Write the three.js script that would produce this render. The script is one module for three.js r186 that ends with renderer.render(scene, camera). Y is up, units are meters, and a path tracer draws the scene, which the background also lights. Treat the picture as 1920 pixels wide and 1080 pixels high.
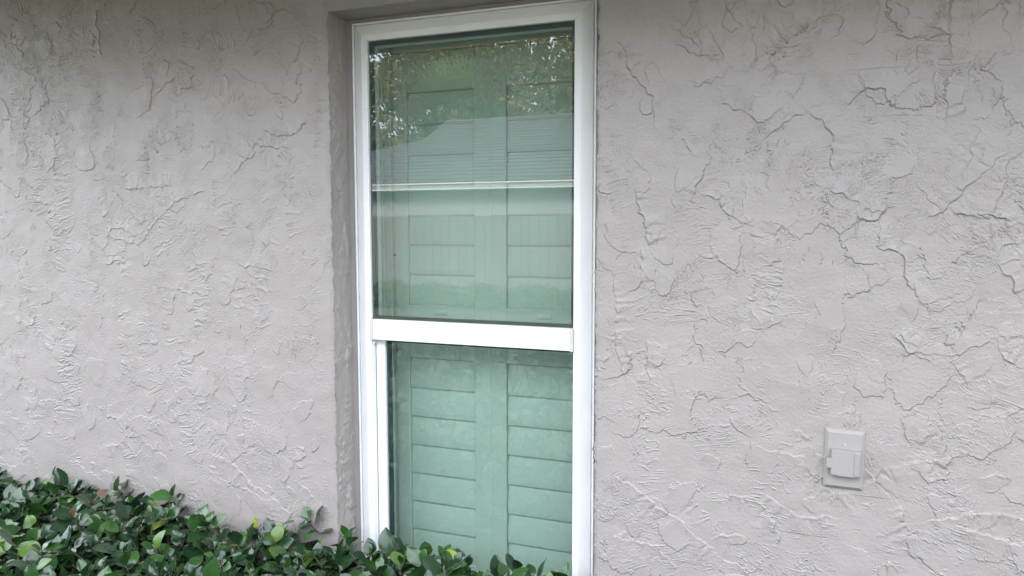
import * as THREE from 'three';
import { RoundedBoxGeometry } from 'three/addons/geometries/RoundedBoxGeometry.js';
import { mergeGeometries } from 'three/addons/utils/BufferGeometryUtils.js';
import { createNoise2D, createNoise3D } from 'simplex-noise';

// ------------------------------------------------------------------ camera, sky, sun, exposure
const W = 1024, H = 576;
const scene = new THREE.Scene();
const camera = new THREE.PerspectiveCamera(42.19, W / H, 0.05, 400);
camera.position.set(0, 1.5, 1.5384);
camera.rotation.order = 'YXZ';
camera.rotation.set(THREE.MathUtils.degToRad(-4.668), THREE.MathUtils.degToRad(20.704), THREE.MathUtils.degToRad(-0.101));

const renderer = new THREE.WebGLRenderer({ antialias: true });
renderer.setSize(W, H);
renderer.toneMapping = THREE.LinearToneMapping;
renderer.toneMappingExposure = 4.8;
renderer.shadowMap.enabled = true;
renderer.shadowMap.type = THREE.PCFSoftShadowMap;

function rng(seed) { let s = seed >>> 0; return () => { s = (s + 0x6D2B79F5) >>> 0; let t = s; t = Math.imul(t ^ (t >>> 15), t | 1); t ^= t + Math.imul(t ^ (t >>> 7), t | 61); return ((t ^ (t >>> 14)) >>> 0) / 4294967296; }; }
const n2 = createNoise2D(rng(11)), n2b = createNoise2D(rng(12)), n3 = createNoise3D(rng(13));
const clamp = (x, a = 0, b = 1) => Math.min(b, Math.max(a, x));
const sstep = (a, b, x) => { const t = clamp((x - a) / (b - a)); return t * t * (3 - 2 * t); };
const lerp = (a, b, t) => a + (b - a) * t;

const sunDir = new THREE.Vector3(0.55, 0.40, -1).normalize();       // low sun behind the house
{
  const w = 1024, h = 512, data = new Float32Array(w * h * 4), d = new THREE.Vector3();
  for (let j = 0; j < h; j++) for (let i = 0; i < w; i++) {
    const el = ((j + 0.5) / h - 0.5) * Math.PI, az = ((i + 0.5) / w - 0.5) * 2 * Math.PI;
    d.set(Math.cos(el) * Math.cos(az), Math.sin(el), Math.cos(el) * Math.sin(az));
    const up = Math.max(0, d.y);
    let r = lerp(0.76, 0.84, Math.pow(up, 0.6)), g = lerp(0.83, 0.98, Math.pow(up, 0.6)), b = lerp(0.93, 1.22, Math.pow(up, 0.6));
    const k = 1 / (0.25 + up), c = n3(d.x * k * 0.9, d.z * k * 0.9, 1) * 0.6 + n3(d.x * k * 2.3, d.z * k * 2.3, 5) * 0.3 + n3(d.x * k * 6, d.z * k * 6, 9) * 0.15;
    const cl = sstep(-0.25, 0.55, c) * 0.75 * sstep(0, 0.15, up);
    const cb = lerp(0.9, 1.8, sstep(0.05, 0.7, up)); r = lerp(r, cb, cl); g = lerp(g, cb, cl); b = lerp(b, cb * 1.01, cl);
    const s = Math.max(0, d.dot(sunDir)), glow = 1.2 * Math.pow(s, 8) + 0.35 * Math.pow(s, 2);
    r += glow; g += glow * 0.9; b += glow * 0.75;
    if (d.y < 0) { const t = sstep(0, -0.1, d.y); r = lerp(r, 0.25, t); g = lerp(g, 0.25, t); b = lerp(b, 0.22, t); }
    const o = (j * w + i) * 4; data[o] = r; data[o + 1] = g; data[o + 2] = b; data[o + 3] = 1;
  }
  const t = new THREE.DataTexture(data, w, h, THREE.RGBAFormat, THREE.FloatType);
  t.mapping = THREE.EquirectangularReflectionMapping; t.magFilter = t.minFilter = THREE.LinearFilter; t.needsUpdate = true;
  scene.background = t; scene.environment = t;
}
const sun = new THREE.DirectionalLight(new THREE.Color().setRGB(1, 0.9, 0.76), 1.4);
sun.position.copy(sunDir).multiplyScalar(60); sun.castShadow = true; sun.shadow.mapSize.set(4096, 4096);
Object.assign(sun.shadow.camera, { left: -35, right: 35, top: 35, bottom: -35, near: 1, far: 160 });
sun.shadow.radius = 20;
scene.add(sun, sun.target);

// ------------------------------------------------------------------ helpers
const rgb = (r, g, b) => new THREE.Color().setRGB(r, g, b);
const std = (c, rough = 0.7, extra = {}) => new THREE.MeshPhysicalMaterial({ color: rgb(...c), roughness: rough, ...extra });
const names = new Map();
function numbered(n) { const k = names.get(n) ?? 0; names.set(n, k + 1); return k ? n + '_' + String(k).padStart(3, '0') : n; }
function tag(o, label, category, group, kind) { if (label) o.userData.label = label; if (category) o.userData.category = category; if (group) o.userData.group = group; if (kind) o.userData.kind = kind; return o; }
function thing(name, label, category, pos = [0, 0, 0], group) { const g = new THREE.Group(); g.name = numbered(name); g.position.set(...pos); scene.add(g); return tag(g, label, category, group); }
function part(name, geo, mat, parent) { const m = new THREE.Mesh(Array.isArray(geo) ? join(geo) : geo, mat); m.name = name; m.castShadow = m.receiveShadow = true; parent.add(m); return m; }
function join(list) { return list.length === 1 ? list[0] : mergeGeometries(list.map((g) => { const q = g.index ? g.toNonIndexed() : g; for (const k of Object.keys(q.attributes)) if (!['position', 'normal', 'uv'].includes(k)) q.deleteAttribute(k); if (!q.attributes.uv) q.setAttribute('uv', new THREE.BufferAttribute(new Float32Array(q.attributes.position.count * 2), 2)); return q; })); }
const box = (x0, x1, y0, y1, z0, z1) => { const g = new THREE.BoxGeometry(x1 - x0, y1 - y0, z1 - z0); g.translate((x0 + x1) / 2, (y0 + y1) / 2, (z0 + z1) / 2); return g; };
const rbox = (x0, x1, y0, y1, z0, z1, r = 0.0015) => { const g = new RoundedBoxGeometry(x1 - x0, y1 - y0, z1 - z0, 2, r); g.translate((x0 + x1) / 2, (y0 + y1) / 2, (z0 + z1) / 2); return g; };
function quads(list) {                                              // flat quads a,b,c,d (counter-clockwise), uv in metres along the first edge
  const p = [], uv = [];
  for (const [a, b, c, d] of list) {
    const L = Math.hypot(b[0] - a[0], b[1] - a[1], b[2] - a[2]), V = Math.hypot(d[0] - a[0], d[1] - a[1], d[2] - a[2]);
    p.push(...a, ...b, ...c, ...a, ...c, ...d); uv.push(0, 0, L, 0, L, V, 0, 0, L, V, 0, V);
  }
  const g = new THREE.BufferGeometry();
  g.setAttribute('position', new THREE.Float32BufferAttribute(p, 3)); g.setAttribute('uv', new THREE.Float32BufferAttribute(uv, 2)); g.computeVertexNormals();
  return g;
}
function tube(pts, r0, r1, seg = 6) {                               // tapered tube along points
  const P = [], I = [], v = pts.map((q) => new THREE.Vector3(...q)), up = new THREE.Vector3(0.13, 0.21, 0.97), t = new THREE.Vector3(), a = new THREE.Vector3(), b = new THREE.Vector3();
  v.forEach((q, i) => {
    t.copy(v[Math.min(i + 1, v.length - 1)]).sub(v[Math.max(i - 1, 0)]).normalize(); a.crossVectors(t, up).normalize(); b.crossVectors(t, a);
    const r = lerp(r0, r1, i / (v.length - 1));
    for (let k = 0; k < seg; k++) { const c = Math.cos(k / seg * 6.2832) * r, s = Math.sin(k / seg * 6.2832) * r; P.push(q.x + a.x * c + b.x * s, q.y + a.y * c + b.y * s, q.z + a.z * c + b.z * s); }
    if (i) for (let k = 0; k < seg; k++) { const m = (k + 1) % seg, o = (i - 1) * seg; I.push(o + k, o + seg + k, o + m, o + m, o + seg + k, o + seg + m); }
  });
  const g = new THREE.BufferGeometry(); g.setAttribute('position', new THREE.Float32BufferAttribute(P, 3)); g.setIndex(I); g.computeVertexNormals(); return g;
}
function tileNoise(n, octaves, seed) {                              // tileable value noise, 0..1
  const out = new Float32Array(n * n), r = rng(seed); let sum = 0;
  for (const [f, a] of octaves) {
    const L = Float32Array.from({ length: f * f }, () => r()); sum += a;
    for (let j = 0; j < n; j++) for (let i = 0; i < n; i++) {
      const x = i / n * f, y = j / n * f, xi = Math.floor(x), yi = Math.floor(y), u = sstep(0, 1, x - xi), v = sstep(0, 1, y - yi), A = (p, q) => L[(q % f) * f + (p % f)];
      out[j * n + i] += a * lerp(lerp(A(xi, yi), A(xi + 1, yi), u), lerp(A(xi, yi + 1), A(xi + 1, yi + 1), u), v);
    }
  }
  return out.map((x) => x / sum);
}
function texture(n, f, srgb = false) {
  const d = new Uint8Array(n * n * 4);
  for (let j = 0; j < n; j++) for (let i = 0; i < n; i++) { const c = f(i, j), o = (j * n + i) * 4; d[o] = clamp(c[0]) * 255; d[o + 1] = clamp(c[1]) * 255; d[o + 2] = clamp(c[2]) * 255; d[o + 3] = 255; }
  const t = new THREE.DataTexture(d, n, n); t.wrapS = t.wrapT = THREE.RepeatWrapping; t.magFilter = THREE.LinearFilter; t.minFilter = THREE.LinearMipmapLinearFilter; t.generateMipmaps = true; if (srgb) t.colorSpace = THREE.SRGBColorSpace; t.needsUpdate = true; return t;
}
const rep = (t, x, y = x) => { const c = t.clone(); c.repeat.set(x, y); c.needsUpdate = true; return c; };

// ------------------------------------------------------------------ shared materials
const grain = tileNoise(512, [[40, 0.25], [110, 0.45], [230, 0.5]], 21);
const grainTex = texture(512, (i, j) => { const g = grain[j * 512 + i]; return [g, g, g]; });
const soft = tileNoise(512, [[4, 1], [9, 0.6], [23, 0.35], [60, 0.2]], 22);
const paintTex = texture(512, (i, j) => { const g = 0.96 + 0.025 * (soft[j * 512 + i] * 2 - 1) + 0.012 * (soft[(j >> 4) * 512 + i] * 2 - 1); return [g, g * 0.998, g * 0.995]; }, true);
const M = {
  stucco: new THREE.MeshPhysicalMaterial({ color: rgb(0.376, 0.338, 0.319), roughness: 0.43, specularIntensity: 1, bumpMap: rep(grainTex, 1 / 0.42), bumpScale: 0.0008, map: rep(paintTex, 1 / 1.3) }),
  trim: std([0.33, 0.308, 0.295], 0.6),
  vinyl: std([0.93, 0.936, 0.938], 0.32, { map: rep(paintTex, 3.1), bumpMap: rep(grainTex, 2), bumpScale: 0.00012 }),
  cap: std([0.62, 0.58, 0.54], 0.5),
  track: std([0.66, 0.64, 0.60], 0.55),
  gasket: std([0.03, 0.032, 0.035], 0.6),
  spacer: std([0.05, 0.07, 0.085], 0.45),
  shutter: std([0.80, 0.80, 0.77], 0.42),
  lining: std([0.72, 0.71, 0.68], 0.7),
  glass: new THREE.MeshPhysicalMaterial({ color: rgb(0.55, 0.665, 0.615), roughness: 0, transmission: 1, thickness: 0, ior: 2.2 }),
  glassLow: new THREE.MeshPhysicalMaterial({ color: rgb(0.582, 0.702, 0.648), roughness: 0, transmission: 1, thickness: 0, ior: 2.0 }),
};

// ------------------------------------------------------------------ ground
{
  const n = tileNoise(512, [[6, 0.7], [17, 0.6], [60, 0.6], [170, 0.7]], 31);
  const t = texture(512, (i, j) => { const g = n[j * 512 + i], m = sstep(0.42, 0.6, g); return [lerp(0.26, 0.37, m), lerp(0.27, 0.345, m), lerp(0.17, 0.26, m)]; }, true);
  const g = new THREE.PlaneGeometry(300, 300, 60, 60); g.rotateX(-Math.PI / 2);
  const p = g.attributes.position; for (let i = 0; i < p.count; i++) { const x = p.getX(i), z = p.getZ(i), r = Math.hypot(x, z - 5); p.setY(i, -0.02 + 0.25 * sstep(40, 120, r) * n2(x * 0.02, z * 0.02)); }
  g.computeVertexNormals();
  const m = new THREE.Mesh(g, new THREE.MeshStandardMaterial({ map: rep(t, 300 / 2.2), roughness: 0.95, bumpMap: rep(grainTex, 300 / 1.1), bumpScale: 0.03 }));
  m.name = 'ground'; m.receiveShadow = true; m.position.set(0, 0, 0); scene.add(m); tag(m, null, null, null, 'structure');
}

// ------------------------------------------------------------------ stucco relief
class Relief {
  constructor(x0, x1, y0, y1, dx, dy) { Object.assign(this, { x0, x1, y0, y1 }); this.nx = Math.round((x1 - x0) / dx) + 1; this.ny = Math.round((y1 - y0) / dy) + 1; this.dx = (x1 - x0) / (this.nx - 1); this.dy = (y1 - y0) / (this.ny - 1); this.h = new Float32Array(this.nx * this.ny); }
  each(ax, bx, ay, by, f) {
    const i0 = Math.max(0, Math.ceil((ax - this.x0) / this.dx)), i1 = Math.min(this.nx - 1, Math.floor((bx - this.x0) / this.dx)), j0 = Math.max(0, Math.ceil((ay - this.y0) / this.dy)), j1 = Math.min(this.ny - 1, Math.floor((by - this.y0) / this.dy));
    for (let j = j0; j <= j1; j++) for (let i = i0; i <= i1; i++) { const k = j * this.nx + i; this.h[k] = f(this.x0 + i * this.dx, this.y0 + j * this.dy, this.h[k]); }
  }
  all(f) { this.each(-99, 99, -99, 99, f); }
  smear(cx, cy, L, S, ang, a, lip) {                                // a trowelled skim: ragged outline, tapering to nothing at one end
    const c = Math.cos(ang), s = Math.sin(ang), R = L * 1.6, m = Math.min(L, S);
    this.each(cx - R, cx + R, cy - R, cy + R, (x, y, h) => {
      const u = ((x - cx) * c + (y - cy) * s) / L, v = (-(x - cx) * s + (y - cy) * c) / S, q = Math.hypot(u, v);
      if (q > 1.6) return h;
      const e = 1 - q + 0.33 * n2(x * 11 + cx * 7, y * 11) + 0.13 * n2(x * 38, y * 38 + cy) + 0.06 * n2b(x * 120, y * 120) + 0.025 * n2(x * 340, y * 340);
      if (e <= 0) return h;
      const d = e * m, taper = sstep(-0.75, 0.6, u), edge = sstep(0, 0.0014, d);
      const rim = lip * Math.exp(-((d - 0.002) ** 2) / 3.2e-6) * clamp(0.25 + 1.2 * n2b(x * 30 + 3, y * 30 + cx));
      return Math.max(h, edge * taper * (a + rim));
    });
  }
  ridge(hgt, pts, bead = 0, side = 1) {                             // a raised torn edge along a line of points
    let ax = 9, bx = -9, ay = 9, by = -9; for (const [x, y] of pts) { ax = Math.min(ax, x); bx = Math.max(bx, x); ay = Math.min(ay, y); by = Math.max(by, y); }
    const P = 0.035; let total = 0; const cum = [0]; for (let i = 1; i < pts.length; i++) { total += Math.hypot(pts[i][0] - pts[i - 1][0], pts[i][1] - pts[i - 1][1]); cum.push(total); }
    this.each(ax - P, bx + P, ay - P, by + P, (x, y, h) => {
      const wx = x + 0.0040 * n2(x * 34, y * 34) + 0.0009 * n2b(x * 130, y * 130), wy = y + 0.0040 * n2(x * 34 + 40, y * 34) + 0.0009 * n2b(x * 130 + 9, y * 130);
      let best = 9, al = 0, sg = 1;
      for (let i = 1; i < pts.length; i++) {
        const [px, py] = pts[i - 1], vx = pts[i][0] - px, vy = pts[i][1] - py, t = clamp(((wx - px) * vx + (wy - py) * vy) / (vx * vx + vy * vy)), qx = wx - px - t * vx, qy = wy - py - t * vy, d = Math.hypot(qx, qy);
        if (d < best) { best = d; al = cum[i - 1] + t * (cum[i] - cum[i - 1]); sg = vx * qy - vy * qx > 0 ? 1 : -1; }
      }
      const fade = sstep(0, 0.012, al + 0.004) * sstep(0, 0.012, total - al + 0.004), broken = clamp(0.8 + 0.7 * n2(al * 45 + pts[0][0] * 91, pts[0][1] * 33)) * (bead ? clamp(0.15 + 1.1 * n2b(al * 95 + pts[0][0] * 77, 4)) : 1);
      const k = hgt * 0.00105 * fade * broken, w = 0.0021 + 0.0008 * n2(al * 30, 7);
      const s = sg * side > 0 ? 1 : -1, long = 0.010 + 0.03 * clamp(0.5 + n2b(al * 18 + pts[0][0] * 50, 2));
      const add = k * (s > 0 ? Math.exp(-best / long) * (1 + 0.35 * Math.exp(-best / 0.0025)) : Math.exp(-(best * best) / (w * w * 0.55)) * 1.35);
      return h + add;
    });
  }
  crumbs(freq, aniso, ang0, amt, shift, mx = 4.2, my = 4.2) {                           // patches of torn, pulled-up plaster
    this.all((x, y, h) => {
      const m = n2(x * mx + shift, y * my) * 0.65 + n2b(x * 11 + shift, y * 11) * 0.4 + n2(x * 27, y * 27 + shift) * 0.22, mask = sstep(0.18, 0.46, m);
      if (mask <= 0) return h;
      const a = ang0 + 0.35 * n2b(x * 3 + shift, y * 3), c = Math.cos(a), s = Math.sin(a), u = x * c + y * s, v = (-x * s + y * c) * aniso;
      const q = n2(u * freq, v * freq) + 0.55 * n2b(u * freq * 2.3, v * freq * 2.3), flake = sstep(0.44, 0.54, q + 0.12 * n2b(x * 320, y * 320)) * (0.6 + 0.4 * n2(x * 35, y * 35));
      return h + mask * amt * flake * (0.55 + 0.6 * clamp(q));
    });
  }
  normalMap() {                                                     // the slopes of the relief, one texel per grid point
    const { nx, ny, dx, dy, h } = this, d = new Uint8Array(nx * ny * 4);
    for (let j = 0, k = 0; j < ny; j++) for (let i = 0; i < nx; i++, k++) {
      const hx = (h[k + (i < nx - 1 ? 1 : 0)] - h[k - (i ? 1 : 0)]) / (dx * ((i < nx - 1) + (i > 0))), hy = (h[k + (j < ny - 1 ? nx : 0)] - h[k - (j ? nx : 0)]) / (dy * ((j < ny - 1) + (j > 0))), l = 1 / Math.hypot(hx, hy, 1);
      d[k * 4] = Math.round((-hx * l * 0.5 + 0.5) * 255); d[k * 4 + 1] = Math.round((-hy * l * 0.5 + 0.5) * 255); d[k * 4 + 2] = Math.round((l * 0.5 + 0.5) * 255); d[k * 4 + 3] = 255;
    }
    const t = new THREE.DataTexture(d, nx, ny); t.magFilter = THREE.LinearFilter; t.minFilter = THREE.LinearMipmapLinearFilter; t.generateMipmaps = true; t.needsUpdate = true; return t;
  }
  coarse(nx, ny, edge) {                                            // a lighter sheet of the same relief; its fine slopes are in the normal map
    const g = new THREE.PlaneGeometry(1, 1, nx - 1, ny - 1), P = g.attributes.position, N = g.attributes.normal, U = g.attributes.uv;
    for (let k = 0; k < P.count; k++) {
      const u = P.getX(k) + 0.5, v = P.getY(k) + 0.5, x = lerp(this.x0, this.x1, u), y = lerp(this.y0, this.y1, v), ci = u * (this.nx - 1), cj = v * (this.ny - 1); let s = 0, c = 0;
      for (let a = -1; a <= 1; a++) for (let e = -1; e <= 1; e++) { const i = Math.round(ci) + a, j = Math.round(cj) + e; if (i >= 0 && j >= 0 && i < this.nx && j < this.ny) { s += this.h[j * this.nx + i]; c++; } }
      P.setXYZ(k, x + edge(x, y), y, s / c); N.setXYZ(k, 0, 0, 1); U.setXY(k, u, v);
    }
    return g;
  }
  geometry(edge) {
    const { nx, ny, dx, dy, h } = this, P = new Float32Array(nx * ny * 3), N = new Float32Array(nx * ny * 3), U = new Float32Array(nx * ny * 2), I = new Uint32Array((nx - 1) * (ny - 1) * 6);
    for (let j = 0, k = 0; j < ny; j++) for (let i = 0; i < nx; i++, k++) {
      const x = this.x0 + i * dx, y = this.y0 + j * dy, off = edge ? edge(x, y) : [0, 0];
      P[k * 3] = x + off[0]; P[k * 3 + 1] = y; P[k * 3 + 2] = h[k] + off[1]; U[k * 2] = x; U[k * 2 + 1] = y;
      const hx = (h[k + (i < nx - 1 ? 1 : 0)] - h[k - (i ? 1 : 0)]) / (dx * ((i < nx - 1) + (i > 0))), hy = (h[k + (j < ny - 1 ? nx : 0)] - h[k - (j ? nx : 0)]) / (dy * ((j < ny - 1) + (j > 0)));
      const l = 1 / Math.hypot(hx, hy, 1); N[k * 3] = -hx * l; N[k * 3 + 1] = -hy * l; N[k * 3 + 2] = l;
    }
    for (let j = 0, o = 0; j < ny - 1; j++) for (let i = 0; i < nx - 1; i++) { const a = j * nx + i; I[o++] = a; I[o++] = a + 1; I[o++] = a + nx; I[o++] = a + 1; I[o++] = a + nx + 1; I[o++] = a + nx; }
    const g = new THREE.BufferGeometry(); g.setAttribute('position', new THREE.BufferAttribute(P, 3)); g.setAttribute('normal', new THREE.BufferAttribute(N, 3)); g.setAttribute('uv', new THREE.BufferAttribute(U, 2)); g.setIndex(new THREE.BufferAttribute(I, 1)); return g;
  }
}
const OPEN = { x0: -1.048, x1: -0.392, y0: 0.40, y1: 2.007 };      // the window opening
const TOP = 2.26;                                                   // underside of the eave
const left = new Relief(-2.75, OPEN.x0, 0.40, TOP, 1.702 / 2047, 1.86 / 2047), right = new Relief(OPEN.x1, 0.72, 0.40, TOP, 1.112 / 1799, 1.86 / 2047);
{
  const r = rng(77), R = (a, b) => lerp(a, b, r());
  for (const [f, n, big] of [[left, 420, 0.72], [right, 330, 0.9]]) {
    for (let i = 0; i < n; i++) { const L = big * 0.022 * Math.exp(1.5 * r()), S = L * R(0.35, 0.9); f.smear(R(f.x0, f.x1), R(f.y0, f.y1), L, S, R(0, 6.283), R(0.0007, 0.0019), R(0.0002, 0.0012)); }
    f.all((x, y, h) => h + 0.0011 * n2(x * 5, y * 5) + 0.0004 * n2(x * 17, y * 17) + 0.00012 * n2b(x * 70, y * 90) + (0.00007 + 0.00012 * sstep(-0.1, 0.6, n2b(x * 6 + 9, y * 6))) * (n2(x * 170, y * 210) + n2b(x * 330, y * 380) * 0.6));
  }
  left.crumbs(58, 1.5, 0.25, 0.0011, 3); left.crumbs(84, 1.25, 0.3, 0.0017, 17, 9, 3); left.crumbs(125, 1.2, 0.5, 0.0014, 41, 8, 2.6);
  right.crumbs(42, 2.3, -0.2, 0.0013, 31); right.crumbs(92, 2.0, -0.1, 0.0009, 52); right.crumbs(64, 1.4, 0.9, 0.0009, 77);
  // torn edges mostly hang down high on the wall and catch the light from above lower down
  const facing = (p, usual) => { const y = p.reduce((s, q) => s + q[1], 0) / p.length, right = p[p.length - 1][0] > p[0][0] ? 1 : -1; return (y > 1.2) === usual ? right : -right; };
  const walk = (f, n, bead, step) => { for (let i = 0; i < n; i++) { let x = R(f.x0, f.x1), y = R(f.y0, f.y1), a = R(0, 6.283); const p = [[x, y]], k = 3 + Math.floor(r() * 5); for (let q = 0; q < k; q++) { a += R(-0.8, 0.8); x += Math.cos(a) * step * R(0.6, 1.4); y += Math.sin(a) * step * R(0.6, 1.4); p.push([x, y]); } f.ridge(R(0.9, 2.2), p, r() < bead, facing(p, r() < 0.72)); } };
  walk(left, 140, 0.8, 0.024); walk(right, 40, 0.5, 0.02);
  for (let i = 0; i < 70; i++) { let x = R(left.x0, left.x1), y = R(0.6, 2.1); const p = [[x, y]]; for (let q = 0; q < 5; q++) { x += R(-0.012, 0.016); y -= R(0.02, 0.05); p.push([x, y]); } left.ridge(R(1.2, 2.2), p, 1); }   // dragged beads running down
  const ridge = (h, ...p) => (p[0][0] < -0.7 ? left : right).ridge(h * (p[0][1] > 1.2 ? 0.85 : 1.0), p, 0, facing(p, true));
  ridge(3, [-0.305, 1.593], [-0.305, 1.555], [-0.296, 1.528], [-0.288, 1.506], [-0.282, 1.465]);
  ridge(2, [-0.176, 1.632], [-0.177, 1.611], [-0.181, 1.592], [-0.190, 1.582], [-0.195, 1.564]);
  ridge(2.6, [-0.138, 1.560], [-0.142, 1.545], [-0.137, 1.535], [-0.122, 1.524], [-0.109, 1.518], [-0.102, 1.508], [-0.092, 1.506], [-0.082, 1.510], [-0.072, 1.521]);
  ridge(1.8, [-0.186, 1.563], [-0.168, 1.563], [-0.158, 1.558], [-0.149, 1.555], [-0.138, 1.561]);
  ridge(2.2, [-0.081, 1.487], [-0.056, 1.480]);
  ridge(2, [-0.312, 1.637], [-0.298, 1.622], [-0.288, 1.614]);
  ridge(2, [-0.296, 1.456], [-0.295, 1.429], [-0.293, 1.374]);
  ridge(2.4, [-0.349, 1.881], [-0.327, 1.854], [-0.327, 1.827], [-0.305, 1.792], [-0.276, 1.765], [-0.272, 1.712]);
  ridge(2.4, [-0.058, 1.949], [-0.059, 1.909], [-0.096, 1.877], [-0.104, 1.846], [-0.095, 1.824], [-0.079, 1.808]);
  ridge(2, [-0.134, 1.927], [-0.107, 1.883]);
  ridge(2.2, [-0.231, 1.862], [-0.190, 1.840], [-0.147, 1.836]);
  ridge(2.2, [-0.119, 1.813], [-0.141, 1.796], [-0.194, 1.778]);
  ridge(2.2, [0.132, 1.928], [0.129, 1.885], [0.124, 1.852], [0.108, 1.828]);
  ridge(3, [0.083, 1.720], [0.101, 1.744], [0.120, 1.753], [0.150, 1.749], [0.155, 1.723], [0.167, 1.720]);
  ridge(3, [0.156, 1.902], [0.175, 1.892], [0.183, 1.882], [0.177, 1.873], [0.166, 1.869]);
  ridge(3.4, [0.249, 1.915], [0.247, 1.860], [0.252, 1.835], [0.249, 1.814], [0.253, 1.792]);
  ridge(2.8, [0.214, 1.857], [0.237, 1.849], [0.250, 1.840], [0.271, 1.835]);
  ridge(2, [0.299, 1.868], [0.297, 1.817], [0.282, 1.775], [0.267, 1.733], [0.275, 1.699]);
  ridge(2.6, [0.327, 1.884], [0.332, 1.860], [0.326, 1.847], [0.330, 1.838]);
  ridge(2.4, [0.343, 1.671], [0.341, 1.629], [0.321, 1.610], [0.282, 1.567], [0.245, 1.526], [0.223, 1.514]);
  ridge(2, [0.343, 1.619], [0.341, 1.576], [0.330, 1.548], [0.319, 1.509], [0.324, 1.475]);
  ridge(2.4, [0.060, 1.570], [0.099, 1.553], [0.115, 1.538], [0.109, 1.514], [0.137, 1.514], [0.159, 1.530]);
  ridge(2.4, [0.147, 1.504], [0.146, 1.463], [0.172, 1.456], [0.190, 1.449], [0.189, 1.407], [0.206, 1.382]);
  ridge(2, [-0.022, 1.515], [-0.034, 1.483], [-0.033, 1.441], [-0.040, 1.424]);
  ridge(1.8, [0.017, 1.719], [-0.022, 1.702], [-0.056, 1.670]);
  ridge(2, [0.017, 1.719], [0.046, 1.696], [0.062, 1.670], [0.058, 1.619], [0.083, 1.592]);
  ridge(1.8, [-0.140, 1.743], [-0.104, 1.725], [-0.073, 1.707]);
  ridge(1.8, [-0.214, 1.682], [-0.205, 1.654], [-0.194, 1.643], [-0.175, 1.643]);
  ridge(2.8, [0.339, 1.431], [0.353, 1.439], [0.374, 1.443]);
  ridge(2.6, [0.339, 1.433], [0.356, 1.411], [0.370, 1.382]);
  ridge(2.4, [-0.347, 1.259], [-0.329, 1.192], [-0.315, 1.208], [-0.313, 1.237]);
  ridge(2, [-0.351, 1.394], [-0.348, 1.350], [-0.345, 1.293], [-0.347, 1.259]);
  ridge(2, [-0.279, 1.263], [-0.281, 1.214], [-0.274, 1.177]);
  ridge(3.6, [0.217, 1.161], [0.236, 1.150], [0.244, 1.125], [0.263, 1.110], [0.274, 1.072], [0.274, 1.038], [0.244, 1.023], [0.235, 1.033]);
  ridge(2.4, [-0.058, 1.062], [-0.019, 1.054], [0.027, 1.049], [0.040, 1.019], [0.073, 0.996], [0.088, 0.978], [0.110, 0.993]);
  ridge(2.8, [0.137, 1.039], [0.153, 1.021], [0.168, 1.043], [0.213, 1.054], [0.242, 1.069]);
  ridge(2.2, [-0.349, 0.968], [-0.304, 0.949], [-0.260, 0.915], [-0.212, 0.888], [-0.142, 0.836]);
  ridge(2, [-0.122, 0.953], [-0.060, 0.955], [-0.033, 0.926], [-0.010, 0.873]);
  ridge(2.4, [-0.043, 0.967], [-0.004, 0.940], [0.026, 0.930], [0.084, 0.936]);
  ridge(2.6, [0.251, 0.951], [0.284, 0.960], [0.327, 0.979], [0.390, 0.978]);
  ridge(2.4, [0.284, 0.948], [0.339, 0.939], [0.393, 0.925]);
  ridge(2.6, [0.197, 0.976], [0.210, 0.942], [0.226, 0.914]);
  ridge(2.2, [0.275, 1.255], [0.292, 1.229], [0.302, 1.211]);
  ridge(2.4, [0.345, 1.288], [0.353, 1.263], [0.381, 1.251]);
  ridge(2.2, [0.194, 1.263], [0.224, 1.270], [0.272, 1.264], [0.307, 1.286], [0.331, 1.295]);
  ridge(2.4, [0.190, 1.305], [0.199, 1.288], [0.217, 1.279]);
  ridge(2.6, [0.342, 1.313], [0.354, 1.306], [0.357, 1.296]);
  ridge(2.2, [-1.702, 1.607], [-1.610, 1.608], [-1.536, 1.612]);
  ridge(2.6, [-1.332, 1.638], [-1.301, 1.667], [-1.263, 1.711], [-1.235, 1.699], [-1.164, 1.696]);
  ridge(2.4, [-1.241, 1.746], [-1.213, 1.728], [-1.164, 1.725], [-1.129, 1.740], [-1.114, 1.756]);
  ridge(1.8, [-1.174, 1.857], [-1.165, 1.879], [-1.136, 1.905], [-1.123, 1.942], [-1.095, 1.945]);
  ridge(1.8, [-1.245, 1.855], [-1.217, 1.836], [-1.174, 1.836], [-1.174, 1.854]);
  ridge(2.2, [-1.659, 1.452], [-1.615, 1.500], [-1.571, 1.538], [-1.529, 1.568], [-1.433, 1.597]);
  ridge(2, [-1.791, 1.437], [-1.761, 1.500], [-1.716, 1.500], [-1.658, 1.475]);
  ridge(2, [-1.508, 1.849], [-1.486, 1.859], [-1.456, 1.864]);
  ridge(2.6, [-1.349, 1.342], [-1.340, 1.362], [-1.326, 1.377]);
  ridge(3.4, [-1.295, 1.386], [-1.285, 1.378], [-1.293, 1.360]);
  ridge(2.4, [-1.331, 1.411], [-1.305, 1.401], [-1.270, 1.401], [-1.221, 1.393]);
  ridge(1.8, [-1.547, 1.344], [-1.512, 1.330], [-1.481, 1.320]);
  ridge(1.8, [-1.468, 1.387], [-1.467, 1.405], [-1.431, 1.405]);
  ridge(2.6, [-1.807, 0.885], [-1.764, 0.888], [-1.738, 0.920]);
  ridge(2.6, [-1.730, 0.857], [-1.700, 0.869], [-1.681, 0.883]);
  ridge(2.4, [-1.406, 0.892], [-1.366, 0.879], [-1.306, 0.828], [-1.265, 0.816]);
  ridge(2.8, [-1.337, 0.820], [-1.296, 0.808], [-1.276, 0.793], [-1.227, 0.799]);
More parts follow.
